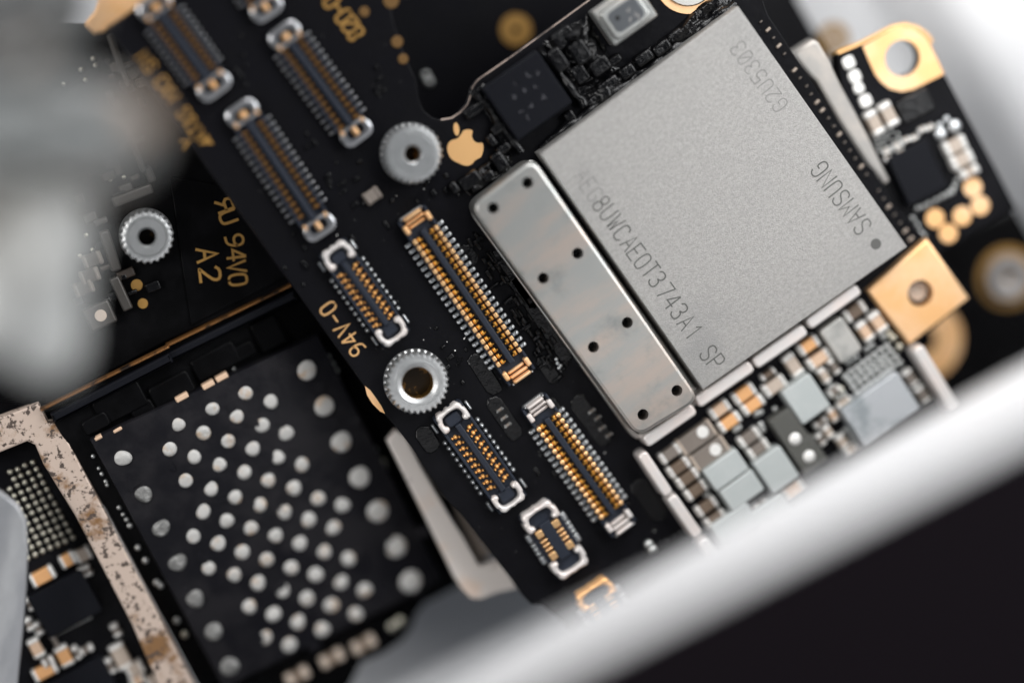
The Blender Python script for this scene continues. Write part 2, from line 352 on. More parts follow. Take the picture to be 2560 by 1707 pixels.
# ================================================================== foreground frame, lower right
ZA, ZB = 8.0, 17.0
def wallline(z, p, q): return P(p[0], p[1], z), P(q[0], q[1], z)
a0, a1 = wallline(ZA, (760, 1905), (2760, 785)); b0, b1 = wallline(ZB, (1240, 1695), (2760, 925))
fr = thing('phone_frame', 'out of focus white frame edge with black front glass, crossing the lower right corner', 'phone frame', (a0+a1)/2)
e = (a1-a0); e.z = 0; e.normalize(); n = Vector((e.y, -e.x, 0))
T0, T1 = -8, 44
def along(t, off, z): return (a0.x+e.x*t+n.x*off, a0.y+e.y*t+n.y*off, z)
def topoff(t):
    u0, u1 = (b0-a0).dot(e), (b1-a0).dot(e); v0, v1 = (b0-a0).dot(n), (b1-a0).dot(n)
    return v0+(v1-v0)*(t-u0)/(u1-u0)
def section(t):
    off = topoff(t)
    q = [(3.0, ZA-.3), (0.5, ZA-.2), (0.08, ZA+.05), (0, ZA+.4)]
    for k in range(1, 8): q.append((off*k/8, ZA+(ZB-ZA)*k/8))
    return q+[(off, ZB-.5), (off+.08, ZB-.2), (off+.25, ZB-.05), (off+.35, ZB-.05), (off+.35, ZB-.5), (off+11, ZB-.5), (off+11, ZA)]
def loft(qa, qb, m, name):
    bm = bmesh.new(); r0 = [bm.verts.new(along(T0, s_, z)) for s_, z in qa]; r1 = [bm.verts.new(along(T1, s_, z)) for s_, z in qb]
    for i in range(len(qa)): bm.faces.new((r0[i-1], r0[i], r1[i], r1[i-1]))
    bm.faces.new(r0); bm.faces.new(r1[::-1]); put(name, mesh(bm, m, 50), fr, Matrix.Identity(4))
loft(section(T0), section(T1), M_white, 'side_band')
glass = lambda t: [(topoff(t)+.37, ZB-.48), (topoff(t)+.37, ZB), (topoff(t)+10.8, ZB), (topoff(t)+10.8, ZB-.48)]
loft(glass(T0), glass(T1), M_glass, 'front_glass')
# ================================================================== MAIN BOARD
MB = thing('main_circuit_board', 'large black circuit board with the big silver chip, gold connectors and round metal posts', 'circuit board', P(1280, 850, -.6))
A = [(268, 72), (385, -12), (425, -60), (960, -60), (985, 60), (1012, 140), (1040, 200), (1046, 245), (1058, 275), (1080, 294), (1103, 301), (1130, 297), (1152, 282),
     (1170, 262), (1178, 240), (1183, 218), (1196, 201), (1280, 143), (1480, -2), (1560, -60), (1885, -60), (1920, 40), (1975, 122), (2029, 201), (2072, 267),
     (2165, 408), (2187, 427), (2230, 510), (2312, 592), (2322, 596), (2424, 744), (2278, 868), (2312, 905), (2420, 1060), (2540, 1300), (2200, 1500), (1700, 1800), (1560, 1720), (1432, 1590),
     (1408, 1555), (1355, 1512), (1329, 1511), (1304, 1485), (1280, 1449), (1220, 1372), (1149, 1280), (1117, 1249), (1065, 1173), (1027, 1115), (994, 1072), (961, 1034)]
slab('substrate', A, -.62, 0, M_mask, MB, .025)
# bright cut edge along the notch
def tube(bm, pts, r, n=6):
    rings = []
    for i, p in enumerate(pts):
        a = pts[max(i-1, 0)]; c = pts[min(i+1, len(pts)-1)]; t = (c-a).normalized(); s = t.cross(Vector((0, 0, 1))).normalized(); u = s.cross(t)
        rings.append([bm.verts.new(p+s*r*math.cos(2*math.pi*k/n)+u*r*math.sin(2*math.pi*k/n)) for k in range(n)])
    for a, b in zip(rings, rings[1:]):
        for k in range(n): bm.faces.new((a[k-1], a[k], b[k], b[k-1]))
bm = bmesh.new(); tube(bm, [P(x, y, -.06) for x, y in A[10:20]], .035)
put('notch_edge', mesh(bm, M_edge, 'all'), MB, Matrix.Identity(4))
# ---- memory chip
CZ = .85
cpt = [(1350, 385), (1845, 16), (2268, 617), (1758, 974)]
chip = slab('memory_chip', cpt, .02, CZ, M_chip, MB, .025, label='largest chip, sanded silver metal with engraved lettering')
UP = (-V[0], -V[1])
def lin(chars, pos, d, h, w, st, m, nm, flip=False, par=None, z=CZ, th=.004):
    return lettering(chars, pos, h, w, d, z+.0015, par or chip, m, st, nm, th, flip=flip)
DN = (0.585, 0.811)
lin('AEG', [(1457, 438), (1471, 463), (1487, 487)], DN, 42, 19, 2.6, M_inkf, 'engraved_lettering')
lin('8UWCAE0T3743A1SP'.replace('0', 'O'), [(1503, 509), (1521, 532), (1539, 557), (1555, 582), (1574, 607), (1590, 630), (1607, 653), (1627, 675), (1643, 698), (1664, 728), (1680, 753), (1698, 778), (1716, 805), (1735, 830), (1771, 882), (1790, 905)], DN, 46, 21, 3.4, M_ink, 'engraved_lettering')
lin('SAMSUNG', steps((2156, 567), (-17.8, -24.0), 7), (-DN[0], -DN[1]), 46, 21, 3.4, M_ink, 'engraved_lettering')
lin('G2U5303', steps((1950, 263), (-17.4, -23.7), 7), (-DN[0], -DN[1]), 40, 20, 2.6, M_inkf, 'engraved_lettering')
pad(chip, 2190, 610, 13.5, CZ, M_ink, 'orientation_dot', .006)
# ---- perforated shield can
SZ = .95
sc = [(1175, 517), (1333, 394), (1751, 998), (1594, 1094)]
def roundpoly(pts, r, n=5):
    out = []; N_ = len(pts)
    for i in range(N_):
        a, b, c = Vector(pts[i-1]), Vector(pts[i]), Vector(pts[(i+1) % N_])
        p, q = b+(a-b).normalized()*r, b+(c-b).normalized()*r
        for k in range(n+1):
            t = k/n; out.append(tuple((1-t)**2*p+2*t*(1-t)*b+t*t*q))
    return out
shield = slab('shield_can', roundpoly(sc, 34), .03, SZ, M_shield, MB, .09, holes=[(x*1.0884, y*1.0884, 14) for x, y in
    ((1212, 420), (1133, 478), (1327, 582), (1248, 639), (1441, 741), (1363, 797), (1555, 897), (1477, 952))], label='long silver cover plate with eight round holes', smooth=28)
slab('dark_filler', [(1185, 520), (1332, 405), (1742, 995), (1594, 1085)], .02, .30, M_resin, shield, .0)  # black sheet added so the inside of the cover reads dark through its holes
slab('lower_flange', roundpoly([(1166, 521), (1333, 388), (1760, 1001), (1592, 1108)], 34), .01, .16, M_shield, shield, .03)
# ---- pale steel fence segments around the passives
def bar(p, q, wd, z0, z1, m, parent, name='fence_segment', label=None, r=.1):
    d = (q[0]-p[0], q[1]-p[1]); f = Fr((p[0]+q[0])/2, (p[1]+q[1])/2, d, z1); f.drop(0)
    return block(name, f, math.hypot(*d), wd, z0, z1, m, parent, .06, r, label=label)
for p, q, wd in (((1614, 1106), (1736, 1021), 32), ((1744, 1007), (1880, 914), 32), ((1888, 910), (2014, 823), 31), ((2022, 812), (2148, 722), 30),
                 ((1604, 1132), (1674, 1238), 27), ((1678, 1240), (1748, 1342), 28), ((1756, 1350), (1835, 1465), 28), ((2294, 868), (2392, 1030), 30)):
    bar(p, q, wd, 0, .62, M_fence, MB)
# ---- passives at the right
capsA = [(1800, 1024, 54, 30, U, M_tan), (1824, 1055, 60, 30, U, M_org), (1861, 985, 60, 32, U, M_org), (1883, 1012, 60, 30, U, M_org), (1921, 936, 40, 17, U, M_brn),
         (1937, 965, 60, 33, U, M_gtan), (1983, 913, 60, 32, V, M_gtan), (2022, 864, 56, 30, U, M_org), (2048, 898, 62, 30, U, M_tan), (2163, 829, 54, 28, V, M_tan),
         (2195, 806, 54, 32, V, M_tan), (2138, 779, 58, 32, U, M_brn),
         (1676, 1134, 58, 30, U, M_gbrn), (1697, 1168, 60, 30, U, M_brn), (1719, 1195, 60, 30, U, M_brn), (1741, 1225, 60, 30, U, M_brn), (1767, 1266, 58, 29, U, M_brn), (1790, 1297, 58, 29, U, M_brn),
         (1874, 1094, 58, 30, U, M_gbrn), (1896, 1122, 58, 30, U, M_gbrn), (2060, 939, 40, 22, V, M_gtan), (2085, 916, 40, 20, V, M_gbrn), (2113, 1010, 42, 22, U, M_gtan), (2082, 1037, 36, 20, V, M_tan),
         (2276, 945, 44, 28, V, M_gbrn), (2306, 986, 44, 30, V, M_gbrn), (2070, 1079, 34, 22, V, M_gtan), (2051, 1099, 32, 20, V, M_gbrn), (2106, 1103, 38, 26, V, M_gtan),
         (2052, 1057, 36, 16, U, M_gbrn), (2130, 1125, 36, 24, U, M_gtan), (1985, 1228, 60, 34, U, M_tan), (2086, 978, 34, 20, U, M_gbrn), (1905, 1262, 34, 18, U, M_gbrn), (1880, 1278, 34, 18, U, M_gbrn)]
for x, y, L, W, d, m in capsA: cap(MB, x, y, L, W, d, m, end=14 if L > 45 else 10)
for x, y, dx, dy, md_ in ((1742, 1094, 1757, 1080, M_gbrn), (1774, 1133, 1789, 1124, M_gbrn)):
    o = cap(MB, x, y, 98, 48, U, md_, end=10, name='resonator', mend=M_gtan, h=.3)
    pad(o, dx, dy, 15, .281, M_tinw, 'index_dot', .02)
for x, y, a, b in ((2016, 998, 84, 98), (1816, 1175, 99, 62), (1856, 1226, 97, 62), (1942, 1175, 80, 94), (1842, 1316, 108, 72), (1935, 1290, 90, 70)):
    block('power_inductor', Fr(x, y, U, .5), a, b, -.5, 0, M_grey, MB, .04, .06)
block('crystal', Fr(2104, 851, U, .4), 66, 100, -.4, 0, M_gmet, MB, .05, .1)
for x, y, a, b, dx, dy in ((1974, 1072, 62, 88, 1988, 1097), (2021, 1137, 70, 78, 2023, 1141)):
    o = block('dark_module', Fr(x, y, U, .45), a, b, -.45, 0, M_dkm, MB, .03, .03)
    f = Fr(dx, dy, (1, 0), .45); bm = bmesh.new(); dome(bm, .16, .06); put('index_dot', mesh(bm, M_tinw, 'all'), o, f.M)
block('lidded_chip', Fr(2203, 1024, U, .6), 168, 112, -.6, 0, M_bmet, MB, .04, .05)
gx = lambda x, y: (2000+x/5.227, 760+y/5.227)
for row in ([(755,1155),(835,1100),(915,1040),(992,985),(1070,930),(1145,870),(1220,820),(1305,770)], [(700,1080),(780,1020),(855,965),(930,905),(1010,855),(1085,800),(1165,750),(1250,695)],
            [(650,1005),(725,950),(800,890),(880,840),(955,790),(1035,735),(1105,685),(1185,620)], [(595,945),(665,880),(745,830),(820,775),(895,720),(975,665),(1055,605),(1135,550)]):
    for x, y in row: ball(MB, *gx(x, y), 8.6, 0, M_ball)
for x, y, r in ((1090,430,8),(1165,390,9),(1220,445,10),(1300,560,10),(870,590,8),(940,540,8),(350,880,7),(690,720,7),(740,690,7),(630,760,7),(400,1080,8),(530,1120,11),(430,1190,9),(500,1230,8),(570,1180,8)):
    ball(MB, *gx(x, y), r, 0, M_ball2 if r > 8 else M_ball)
for x, y, r in ((1891,1034,9),(1902,1030,8),(1839,1073,9),(1848,1068,8),(1903,1062,9),(1909,1073,8),(1701,1112,6),(1764,1237,6),(1771,1233,6),(1622,1360,12),(1632,1373,12), (2115,1075,9),(2126,1086,8),(2133,1100,9),(1938,1022,7)):
    ball(MB, x, y, r, 0, M_ball)
# ---- gold corner lug, rings
gl = slab('gold_lug', [(2170, 726), (2318, 596), (2424, 746), (2275, 862)], -.02, .30, M_gold, MB, .07, label='square gold lug with one hole beside the silver chip', holes=[(2301, 733, 34)])
pad(gl, 2294, 727, 25, .004, M_gtan, 'hole_floor', .02)
o = ring(MB, 1721, -53, 88, 68, 0, M_gold, 'gold_ring')
pad(o, 1721, -53, 67, 0, M_gmet, 'screw_head', .12)
slab('gold_crescent', [(640+x/3.672, 854+y/3.672) for x, y in ((1000,405),(1050,446),(1100,515),(1150,588),(1185,660),(1140,640),(1070,570),(1020,490))], 0, .012, M_gold, MB, 0)
# ---- fruit emblem
em = [(1935,1190),(1970,1190),(1992,1205),(1980,1240),(1988,1275),(2005,1300),(2040,1316),(2082,1308),(2090,1360),(2080,1410),(2066,1445),(2030,1462),(2003,1480),(1985,1508),(1945,1526),(1900,1518),(1860,1498),(1815,1480),(1775,1440),(1752,1375),(1762,1318),(1795,1287),(1850,1276),(1880,1240),(1903,1200)]
lg = slab('fruit_emblem', chaikin([(640+x/3.672, y/3.672) for x, y in em], 1), 0, .012, M_goldp, MB, 0, label='printed gold emblem, an apple shape with a bite out of it')
lf = [(1840+a*math.cos(t)*26+math.sin(t)*6, 1187+math.sin(t)*60) for a in (1,) for t in [2*math.pi*i/20 for i in range(20)]]
slab('leaf', [(640+x/3.672, y/3.672) for x, y in lf], 0, .012, M_goldp, lg, 0)
# ---- printed lettering on the board
lettering('94V-O', steps((893, 873), (-18.2, -25.5), 5), 40, 21, (-DN[0], -DN[1]), 0, MB, M_goldp, 4.6, label='gold letters 94V-0 beside the small connector')
lettering(['tri', 'A', 'T', '&', 'S', 'M', 'X', '3', 'S', 'N'], [(515, 360), (501, 341), (487, 322), (474, 302), (460, 282), (431, 240), (417, 221), (403, 203), (376, 167), (358, 145)], 34, 19, (-DN[0], -DN[1]), 0, MB, M_goldd, 4.2, label='blurred row of gold letters at the left edge')
lettering('O-O28'[::-1], [(889, 84), (875, 63), (859, 42), (847, 22), (829, 3)], 42, 22, (-DN[0], -DN[1]), 0, MB, M_goldd, 7, label='blurred gold digits by the notch at the top')
for x, y, r in ((911, 30, 13), (993, 105, 15), (1008, 148, 13), (978, 2, 20)): pad(MB, x, y, r, 0, M_goldx, 'via_pad')
for c_, q_ in (('7', (463, 363)), ('-', (478, 399))): lettering(c_, [q_], 20, 22, (1, 0), -.0 if c_ == '7' else DZ_+.09, MB, M_goldd, 5) if c_ == '7' else None
# ---- connectors
def cshape(E, Lp, W, th, s, k):
    a, b = W/2, W/2-th; x = E-Lp; j = random.uniform
    q = [(x, a-3), (x+8, a), (E-th-9, a+j(-1, 1)), (E-th-5, a-5), (E-9, a-4), (E-2, a-10), (E, a-16), (E-3, 8), (E, 0), (E-3, -8), (E, -a+16), (E-2, -a+10), (E-9, -a+4), (E-th-5, -a+5), (E-th-9, -a), (x+8, -a), (x, -a+3),
         (x, -b+1), (x+5, -b+7), (x+12, -b+6), (x+15, -b), (E-th-12, -b), (E-th-2, -b+5), (E-th, -b+13), (E-th+2, 0), (E-th, b-13), (E-th-2, b-5), (E-th-12, b), (x+15, b), (x+12, b-6), (x+5, b-7), (x, b-1)]
    q = chaikin(q+[q[0]], 1)[:-1]
    return [(s*u*k, v*k) for u, v in q]
def connector(name, p, q, W, n, pitch, kind, label, z=0.0, endl=46, h=.42, first=0.0):
    d = (q[0]-p[0], q[1]-p[1]); L = math.hypot(*d); f = Fr((p[0]+q[0])/2, (p[1]+q[1])/2, d, z+h*.7); f.drop(z); k = f.k
    bm = bmesh.new(); IW = W*.80
    # moulded body with a trough and a raised tongue
    prism(bm, rrect(L*k-.04, IW*k, .08), 0, h*.38, .02)
    for s in (-1, 1): prism(bm, rect((L-8)*k, 7*k, 0, s*(IW/2-4)*k), h*.38-.01, h*.72, .02)
    if kind != 'socket':
        prism(bm, rrect((L-2*endl-6)*k, 15*k, .03), h*.38-.01, h*.9, .03)
    else: prism(bm, rrect((L-2*endl)*k, 30*k, .03), h*.38-.01, h*.55, .02)
    body = put(name, mesh(bm, M_slate, 40), MB, f.M, label)
    x0 = -(n-1)*pitch/2+first
    for s in (-1, 1):
        bm = bmesh.new()                         # soldered tails, outside
        for i in range(n):
            x = (x0+i*pitch)*k; y = s*(W/2-3)*k
            if kind == 'round': dome(bm, 6.5*k, .12, x, y, .0, 10, 3)
            else:
                pw = 7 if kind == 'dark' else 10; prism(bm, rrect(pw*k, 19*k, .03, 2, x, y), 0, .10, .03); prism(bm, rrect((pw-2)*k, 6*k, .02, 2, x, y+s*3*k), .1-.005, .16, .02)
        put('tail_row', mesh(bm, M_ball3 if kind == 'dark' else M_tin, 50), body)
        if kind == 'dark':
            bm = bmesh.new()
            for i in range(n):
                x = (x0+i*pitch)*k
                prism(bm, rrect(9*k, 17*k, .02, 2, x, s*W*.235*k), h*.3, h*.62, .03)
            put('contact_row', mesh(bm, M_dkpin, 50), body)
        if kind in ('gold', 'amber'):
            mo, mi = {'gold': (M_pin2, M_pin), 'amber': (M_pin2, M_pin), 'dark': (M_dkpin, M_dkpin)}[kind]
            a, b = (W*.315, W*.19)
            bm = bmesh.new()
            for i in range(n):
                x = (x0+i*pitch)*k
                if kind == 'amber': prism(bm, circ(7.0*k, 12, x, s*a*k), h*.3, h*.86, .04)
                else: prism(bm, rrect(12.5*k, 10.5*k, .02, 2, x, s*a*k), h*.3, h*.86, .02)
            put('contact_row', mesh(bm, mo, 50), body)
            bm = bmesh.new()
            for i in range(n):
                x = (x0+i*pitch+1)*k
                prism(bm, rrect(12*k, 9*k, .02, 2, x, s*b*k), h*.3, h*.7, .03)
                prism(bm, rrect(5*k, 6*k, .02, 2, x+3*k, s*(b-6.5)*k), h*.3, h*.62, .02)
            put('contact_row', mesh(bm, mi, 50), body)
        if kind == 'socket' or kind == 'round':
            mp = M_pin3
            bm = bmesh.new()
            for i in range(n):
                x = (x0+i*pitch)*k
                dome(bm, 6.3*k, .10, x, s*21*k, h*.36, 10, 3); dome(bm, 3.9*k, .08, x-1*k, s*(30.5)*k, h*.36, 8, 3); dome(bm, 3.9*k, .08, x+5*k, s*12.5*k, h*.35, 8, 3)
            put('contact_row', mesh(bm, mp, 50), body)
    for s in (-1, 1):                            # metal ends
        bm = bmesh.new(); E = L/2
        if kind == 'dark':
            prism(bm, rrect(50*k, W*.86*k, .22, 5, s*(E-25)*k), 0, h*.8, .05, [rrect(27*k, W*.50*k, .10, 4, s*(E-29)*k)[::1]])
            put('end_shell', mesh(bm, M_ball3, 30), body)
            bm = bmesh.new()
            if s < 0: dome(bm, 13*k, .30, s*(E-32)*k, 0, h*.35, 18, 5)
            else: prism(bm, rrect(26*k, 15*k, .03, 3, s*(E-30)*k), h*.3, h*.85, .06)
            put('end_contact', mesh(bm, M_gold, 50), body)
            for t in (-1, 1):
                bm = bmesh.new(); prism(bm, rrect(15*k, 9*k, .04, 3, s*(E-44)*k, t*W*.31*k), h*.3, h*.95, .05); put('end_contact', mesh(bm, M_gold, 50), body)
        elif kind in ('gold', 'amber'):
            m = M_gold if kind == 'gold' else (M_fence if kind == 'amber' else M_tin)
            prism(bm, rrect(9*k, W*.5*k, .04, 3, s*(E-6)*k), 0, h*1.0, .05)
            prism(bm, rrect(8*k, W*.5*k, .03, 3, s*(E-19)*k), 0, h*.8, .04)
            prism(bm, rrect(8*k, W*.46*k, .03, 3, s*(E-31)*k), 0, h*.65, .04)
            for t in (-1, 1): prism(bm, rrect(24*k, 13*k, .04, 3, s*(E-30)*k, t*W*.32*k), 0, h*.9, .04)
            cl = put('end_clip', mesh(bm, m, 50), body)
            bm = bmesh.new(); prism(bm, rrect(20*k, (W*.72)*k, .1, 4, s*(E-9)*k), 0, h*.3, .03)
            for t in (-1, 1): prism(bm, rrect(6*k, 6*k, .03, 3, s*(E-2)*k, t*W*.28*k), 0, h*.8, .04)
            put('solder_tab', mesh(bm, M_tin, 50), body)
        else:
            # U shaped pale frame around a dark pocket
            Wf = W*.78; th = 13; Lp = endl+6
            xo = s*E; xi = s*(E-Lp)
            prism(bm, cshape(E, Lp, Wf, th, s, k), 0, h*.95, .05)
            put('end_frame', mesh(bm, M_fence, 50), body)
            for t in (-1, 1):
                bm = bmesh.new(); prism(bm, rrect(26*k, 8*k, .03, 3, (xo-s*30)*k, t*(W/2-2)*k), 0, .14, .04); put('solder_tab', mesh(bm, M_tin, 50), body)
            bm = bmesh.new()
            prism(bm, rrect((Lp-th-8)*k, (Wf-2*th-14)*k, .08, 4, (xo-s*(th+(Lp-th)/2+2))*k), h*.3, h*.66, .05)
            put('key_block', mesh(bm, M_slate, 50), body)
    return body
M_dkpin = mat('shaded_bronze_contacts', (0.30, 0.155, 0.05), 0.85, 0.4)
connector('board_connector', (1027, 533), (1310, 949), 102, 22, 17.65, 'gold', 'long sharp connector with two rows of gold contacts, left of the perforated cover')
connector('board_connector', (1333, 1001), (1566, 1328), 94, 17, 17.0, 'amber', 'long connector with amber round contacts, below the perforated cover', endl=50)
connector('board_socket', (1114, 1020), (1288, 1266), 104, 10, 17.3, 'round', 'small socket with dotted gold contacts, right under the knurled post', first=2)
connector('board_socket', (829, 616), (996, 852), 100, 10, 17.0, 'round', 'small socket with dotted gold contacts, beside the letters 94V-0', first=6)
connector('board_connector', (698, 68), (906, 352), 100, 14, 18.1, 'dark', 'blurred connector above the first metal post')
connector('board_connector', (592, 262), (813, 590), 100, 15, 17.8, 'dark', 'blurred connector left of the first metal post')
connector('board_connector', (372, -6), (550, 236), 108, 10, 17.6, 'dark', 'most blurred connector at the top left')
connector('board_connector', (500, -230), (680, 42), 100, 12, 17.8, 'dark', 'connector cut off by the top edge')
# battery connector and last gold one
def batt(p, q, W, m, label, pads=True):
    d = (q[0]-p[0], q[1]-p[1]); L = math.hypot(*d); f = Fr((p[0]+q[0])/2, (p[1]+q[1])/2, d, .3); f.drop(0); k = f.k
    bm = bmesh.new(); prism(bm, rrect(L*k-.06, W*.86*k, .08), 0, .2, .02); prism(bm, rrect((L-90)*k, 30*k, .03), .19, .34, .03)
    body = put('battery_connector', mesh(bm, M_slate, 40), MB, f.M, label)
    for s in (-1, 1):
        bm = bmesh.new(); E = L/2; th = 15; Wf = W*.9
        prism(bm, cshape(E, 52, Wf, th, s, k), 0, .40, .06)
        put('end_frame', mesh(bm, m, 50), body)
        if pads:
            for xx, ll in ((-32, 20), (-12, 7), (0, 7), (12, 7), (32, 20)):
                bm = bmesh.new(); prism(bm, rrect(ll*k, 20*k, .03, 2, xx*k, s*24*k), .18, .33, .03); put('contact', mesh(bm, M_pin2, 50), body)
                bm = bmesh.new(); prism(bm, rrect((ll+2)*k, 14*k, .03, 2, xx*k, s*(W/2-2)*k), 0, .14, .04); put('tail', mesh(bm, M_tin, 50), body)
    return body
batt((1334, 1267), (1440, 1430), 104, M_fence, 'short power connector with big gold contacts and pale end frames')
batt((1474, 1462), (1568, 1608), 112, M_pin3, 'short connector with orange end frame, half hidden by the white frame', True)
# ---- standoffs
def standoff(parent, px, py, R, rh, h, teeth, z, name='threaded_post', bore=None, label=None, ring2=True):
    f = Fr(px, py, (1, 0), z+h*.5); f.drop(z); k = f.k; R *= k; rh *= k; bm = bmesh.new(); n = teeth*4
    prof = [(R*1.0, 0, 0), (R*1.0, h*.25, 0), (R*1.01, h*.30, 1), (R*.99, h*.9, 1), (R*.94, h, 1), (R*.80, h*1.02, 0), (R*.72, h*1.02, 0), (R*.70, h*.985, 0), (R*.685, h*1.02, 0), (rh*1.25, h*1.02, 0), (rh, h*.95, 0), (rh, 0.0, 0)]
    rings = []
    for r, zz, t in prof:
        rings.append([bm.verts.new(((r-(R*.075 if t and (i % 4) in (0, 1) else 0))*math.cos(2*math.pi*i/n), (r-(R*.075 if t and (i % 4) in (0, 1) else 0))*math.sin(2*math.pi*i/n), zz)) for i in range(n)])
    for a, b in zip(rings, rings[1:]):
        for i in range(n): bm.faces.new((a[i-1], a[i], b[i], b[i-1]))
    o = put(name, mesh(bm, M_zinc, 35), parent, f.M, label)
    bm = bmesh.new(); lathe(bm, [(rh*.999, h*.93), (rh*.96, h*.9), (rh*.96, .02)], 40)
    b_ = put('bore', mesh(bm, bore or M_void, 40), o)
    bm = bmesh.new(); lathe(bm, [(rh*.97, .03), (0, .03)], 40); put('bore_floor', mesh(bm, M_borefl, 40), o)
    return o
s1 = standoff(MB, 1041, 954, 80, 40, .52, 30, 0, bore=M_brass, label='sharp knurled metal post with a wide brass coloured bore')
standoff(MB, 1028, 384, 76, 20, .55, 28, 0, bore=M_brass, label='metal post with a small bore beside the gold emblem')
# ---- small dark things around
block('small_chip', Fr(1319, 240, U, .5), 168, 158, -.5, 0, M_blk, MB, .04, .04, label='square black chip with faint marking, upper left of the silver chip')
def marks(pts, z, parent, m, w):
    f = Fr(pts[0][0], pts[0][1], U, z); inv = f.M.inverted(); bm = bmesh.new()
    for i, (x, y) in enumerate(pts):
        o = inv @ P(x, y, z); q = [(o.x+random.uniform(-.06, .06), o.y+random.uniform(-.08, .08)) for _ in range(4)]; ribbon(bm, q, w, 0, .002+.001*(i % 4))
    return put('faint_marking', mesh(bm, m), parent, f.M)
marks([(1290, 205), (1318, 190), (1345, 180), (1285, 240), (1312, 228), (1340, 218), (1305, 280), (1330, 268), (1360, 245), (1322, 292)], .502, MB, M_inkb, .035)
can = block('microphone_can', Fr(1563, 35, U, .6), 134, 104, -.6, 0, M_shield, MB, .05, .05, label='small silver can with a dark recessed top')
f = Fr(1563, 38, U, .62); bm = bmesh.new(); prism(bm, rrect(112*f.k, 84*f.k, .15), -.03, .10, .07, seg=3); put('raised_rim', mesh(bm, M_shield, 50), can, f.M)
bm = bmesh.new(); prism(bm, rrect(86*f.k, 58*f.k, .14), .06, .112, .01); put('dark_top', mesh(bm, mat('smoked_metal', (0.16, 0.17, 0.18), .8, .3), 40), can, f.M)
pad(can, 1544, 46, 6, .735, M_void, 'port_hole', .012)
marks([(1578, 52), (1590, 36), (1572, 26), (1596, 48)], .735, can, M_inkf, .03)
resin = []
for (p, q, n, wd) in (((1352, 372), (1835, 10), 34, 15), ((1190, 225), (1300, 380), 12, 16), ((1345, 118), (1460, 262), 12, 16)):
    bm = bmesh.new(); pts = []
    for i in range(n+1):
        t = i/n; pts.append(P(p[0]+(q[0]-p[0])*t+random.uniform(-4, 4), p[1]+(q[1]-p[1])*t+random.uniform(-4, 4), .12))
    rings = []
    for i, c in enumerate(pts):
        t = (pts[min(i+1, n)]-pts[max(i-1, 0)]).normalized(); s = t.cross(Vector((0, 0, 1))); r = wd*.01*random.uniform(.5, 1.15)
        rings.append([bm.verts.new(c+s*r*math.cos(a)+Vector((0, 0, r*1.3*math.sin(a)))) for a in [2*math.pi*j/10 for j in range(10)]])
    for a, b in zip(rings, rings[1:]):
        for j in range(10): bm.faces.new((a[j-1], a[j], b[j], b[j-1]))
    put('resin_bead', mesh(bm, M_resin, 'all'), MB, Matrix.Identity(4))
for i, (x, y, a, b, dd) in enumerate(((1412, 95, 60, 45, U), (1395, 150, 40, 60, U), (1450, 130, 46, 60, U), (1452, 185, 50, 40, V), (1500, 165, 54, 40, U), (1525, 215, 60, 36, U), (1570, 180, 44, 32, U), (1610, 145, 50, 30, U),
        (1655, 120, 50, 30, U), (1490, 255, 46, 34, U), (1540, 150, 36, 24, U), (1690, 90, 44, 26, U), (1745, 70, 50, 26, U), (1800, 30, 40, 24, U), (1432, 300, 50, 30, V), (1250, 404, 50, 34, V), (1232, 352, 36, 22, V), (1222, 440, 34, 24, U),
        (1176, 452, 58, 36, U), (1190, 275, 26, 60, V), (1250, 318, 26, 50, V), (1137, 470, 34, 22, V), (1260, 372, 40, 24, U))):
    block('coated_component', Fr(x, y, dd, .25), a, b, -.25, random.uniform(-.05, .12), M_resin, MB, .07, .08)
cap(MB, 931, 490, 44, 34, U, M_gbrn, h=.22, mend=M_gbrn)
for x, y in ((1480, 1028), (1495, 1045), (1506, 1070), (1523, 1088), (1250, 1025), (1261, 1045), (1270, 1063)):
    cap(MB, x, y, 20, 11, U, M_gbrn, h=.1, end=6, name='coated_resistor', mend=M_soldd)
from mathutils import noise
def lumpy(quad, nu, nv, amp, seed, base=.0):
    bm = bmesh.new(); g = []
    for j in range(nv+1):
        row = []
        for i in range(nu+1):
            u, v = i/nu, j/nv
            x = (quad[0][0]*(1-u)+quad[1][0]*u)*(1-v)+(quad[3][0]*(1-u)+quad[2][0]*u)*v
            y = (quad[0][1]*(1-u)+quad[1][1]*u)*(1-v)+(quad[3][1]*(1-u)+quad[2][1]*u)*v
            p = P(x, y, .1); e_ = min(1, 6*min(u, 1-u, v, 1-v))
            q = Vector((p.x*1.7+seed, p.y*1.7, seed)); hh = max(0, noise.noise(q)+.35*noise.noise(q*2.7)+.15*noise.noise(q*6)+.35)
            w_ = noise.noise_vector(Vector((p.x*.9, p.y*.9, seed+9)))*.12
            row.append(bm.verts.new((p.x+w_.x, p.y+w_.y, -.03+base*e_+amp*hh*e_)))
        g.append(row)
    for j in range(nv):
        for i in range(nu): bm.faces.new((g[j][i], g[j][i+1], g[j+1][i+1], g[j+1][i]))
    return put('resin_coating', mesh(bm, M_resin, 'all'), MB, Matrix.Identity(4))
lumpy([(1338, 108), (1462, 28), (1560, 168), (1452, 268)], 50, 50, .42, 3.1, .06)
lumpy([(1440, 250), (1830, -35), (1862, 20), (1470, 312)], 110, 24, .36, 7.7, .06)
lumpy([(1145, 455), (1272, 362), (1305, 405), (1165, 505)], 50, 24, .34, 5.2, .02)
lumpy([(1175, 235), (1215, 205), (1310, 365), (1270, 395)], 24, 50, .30, 1.2, .04)
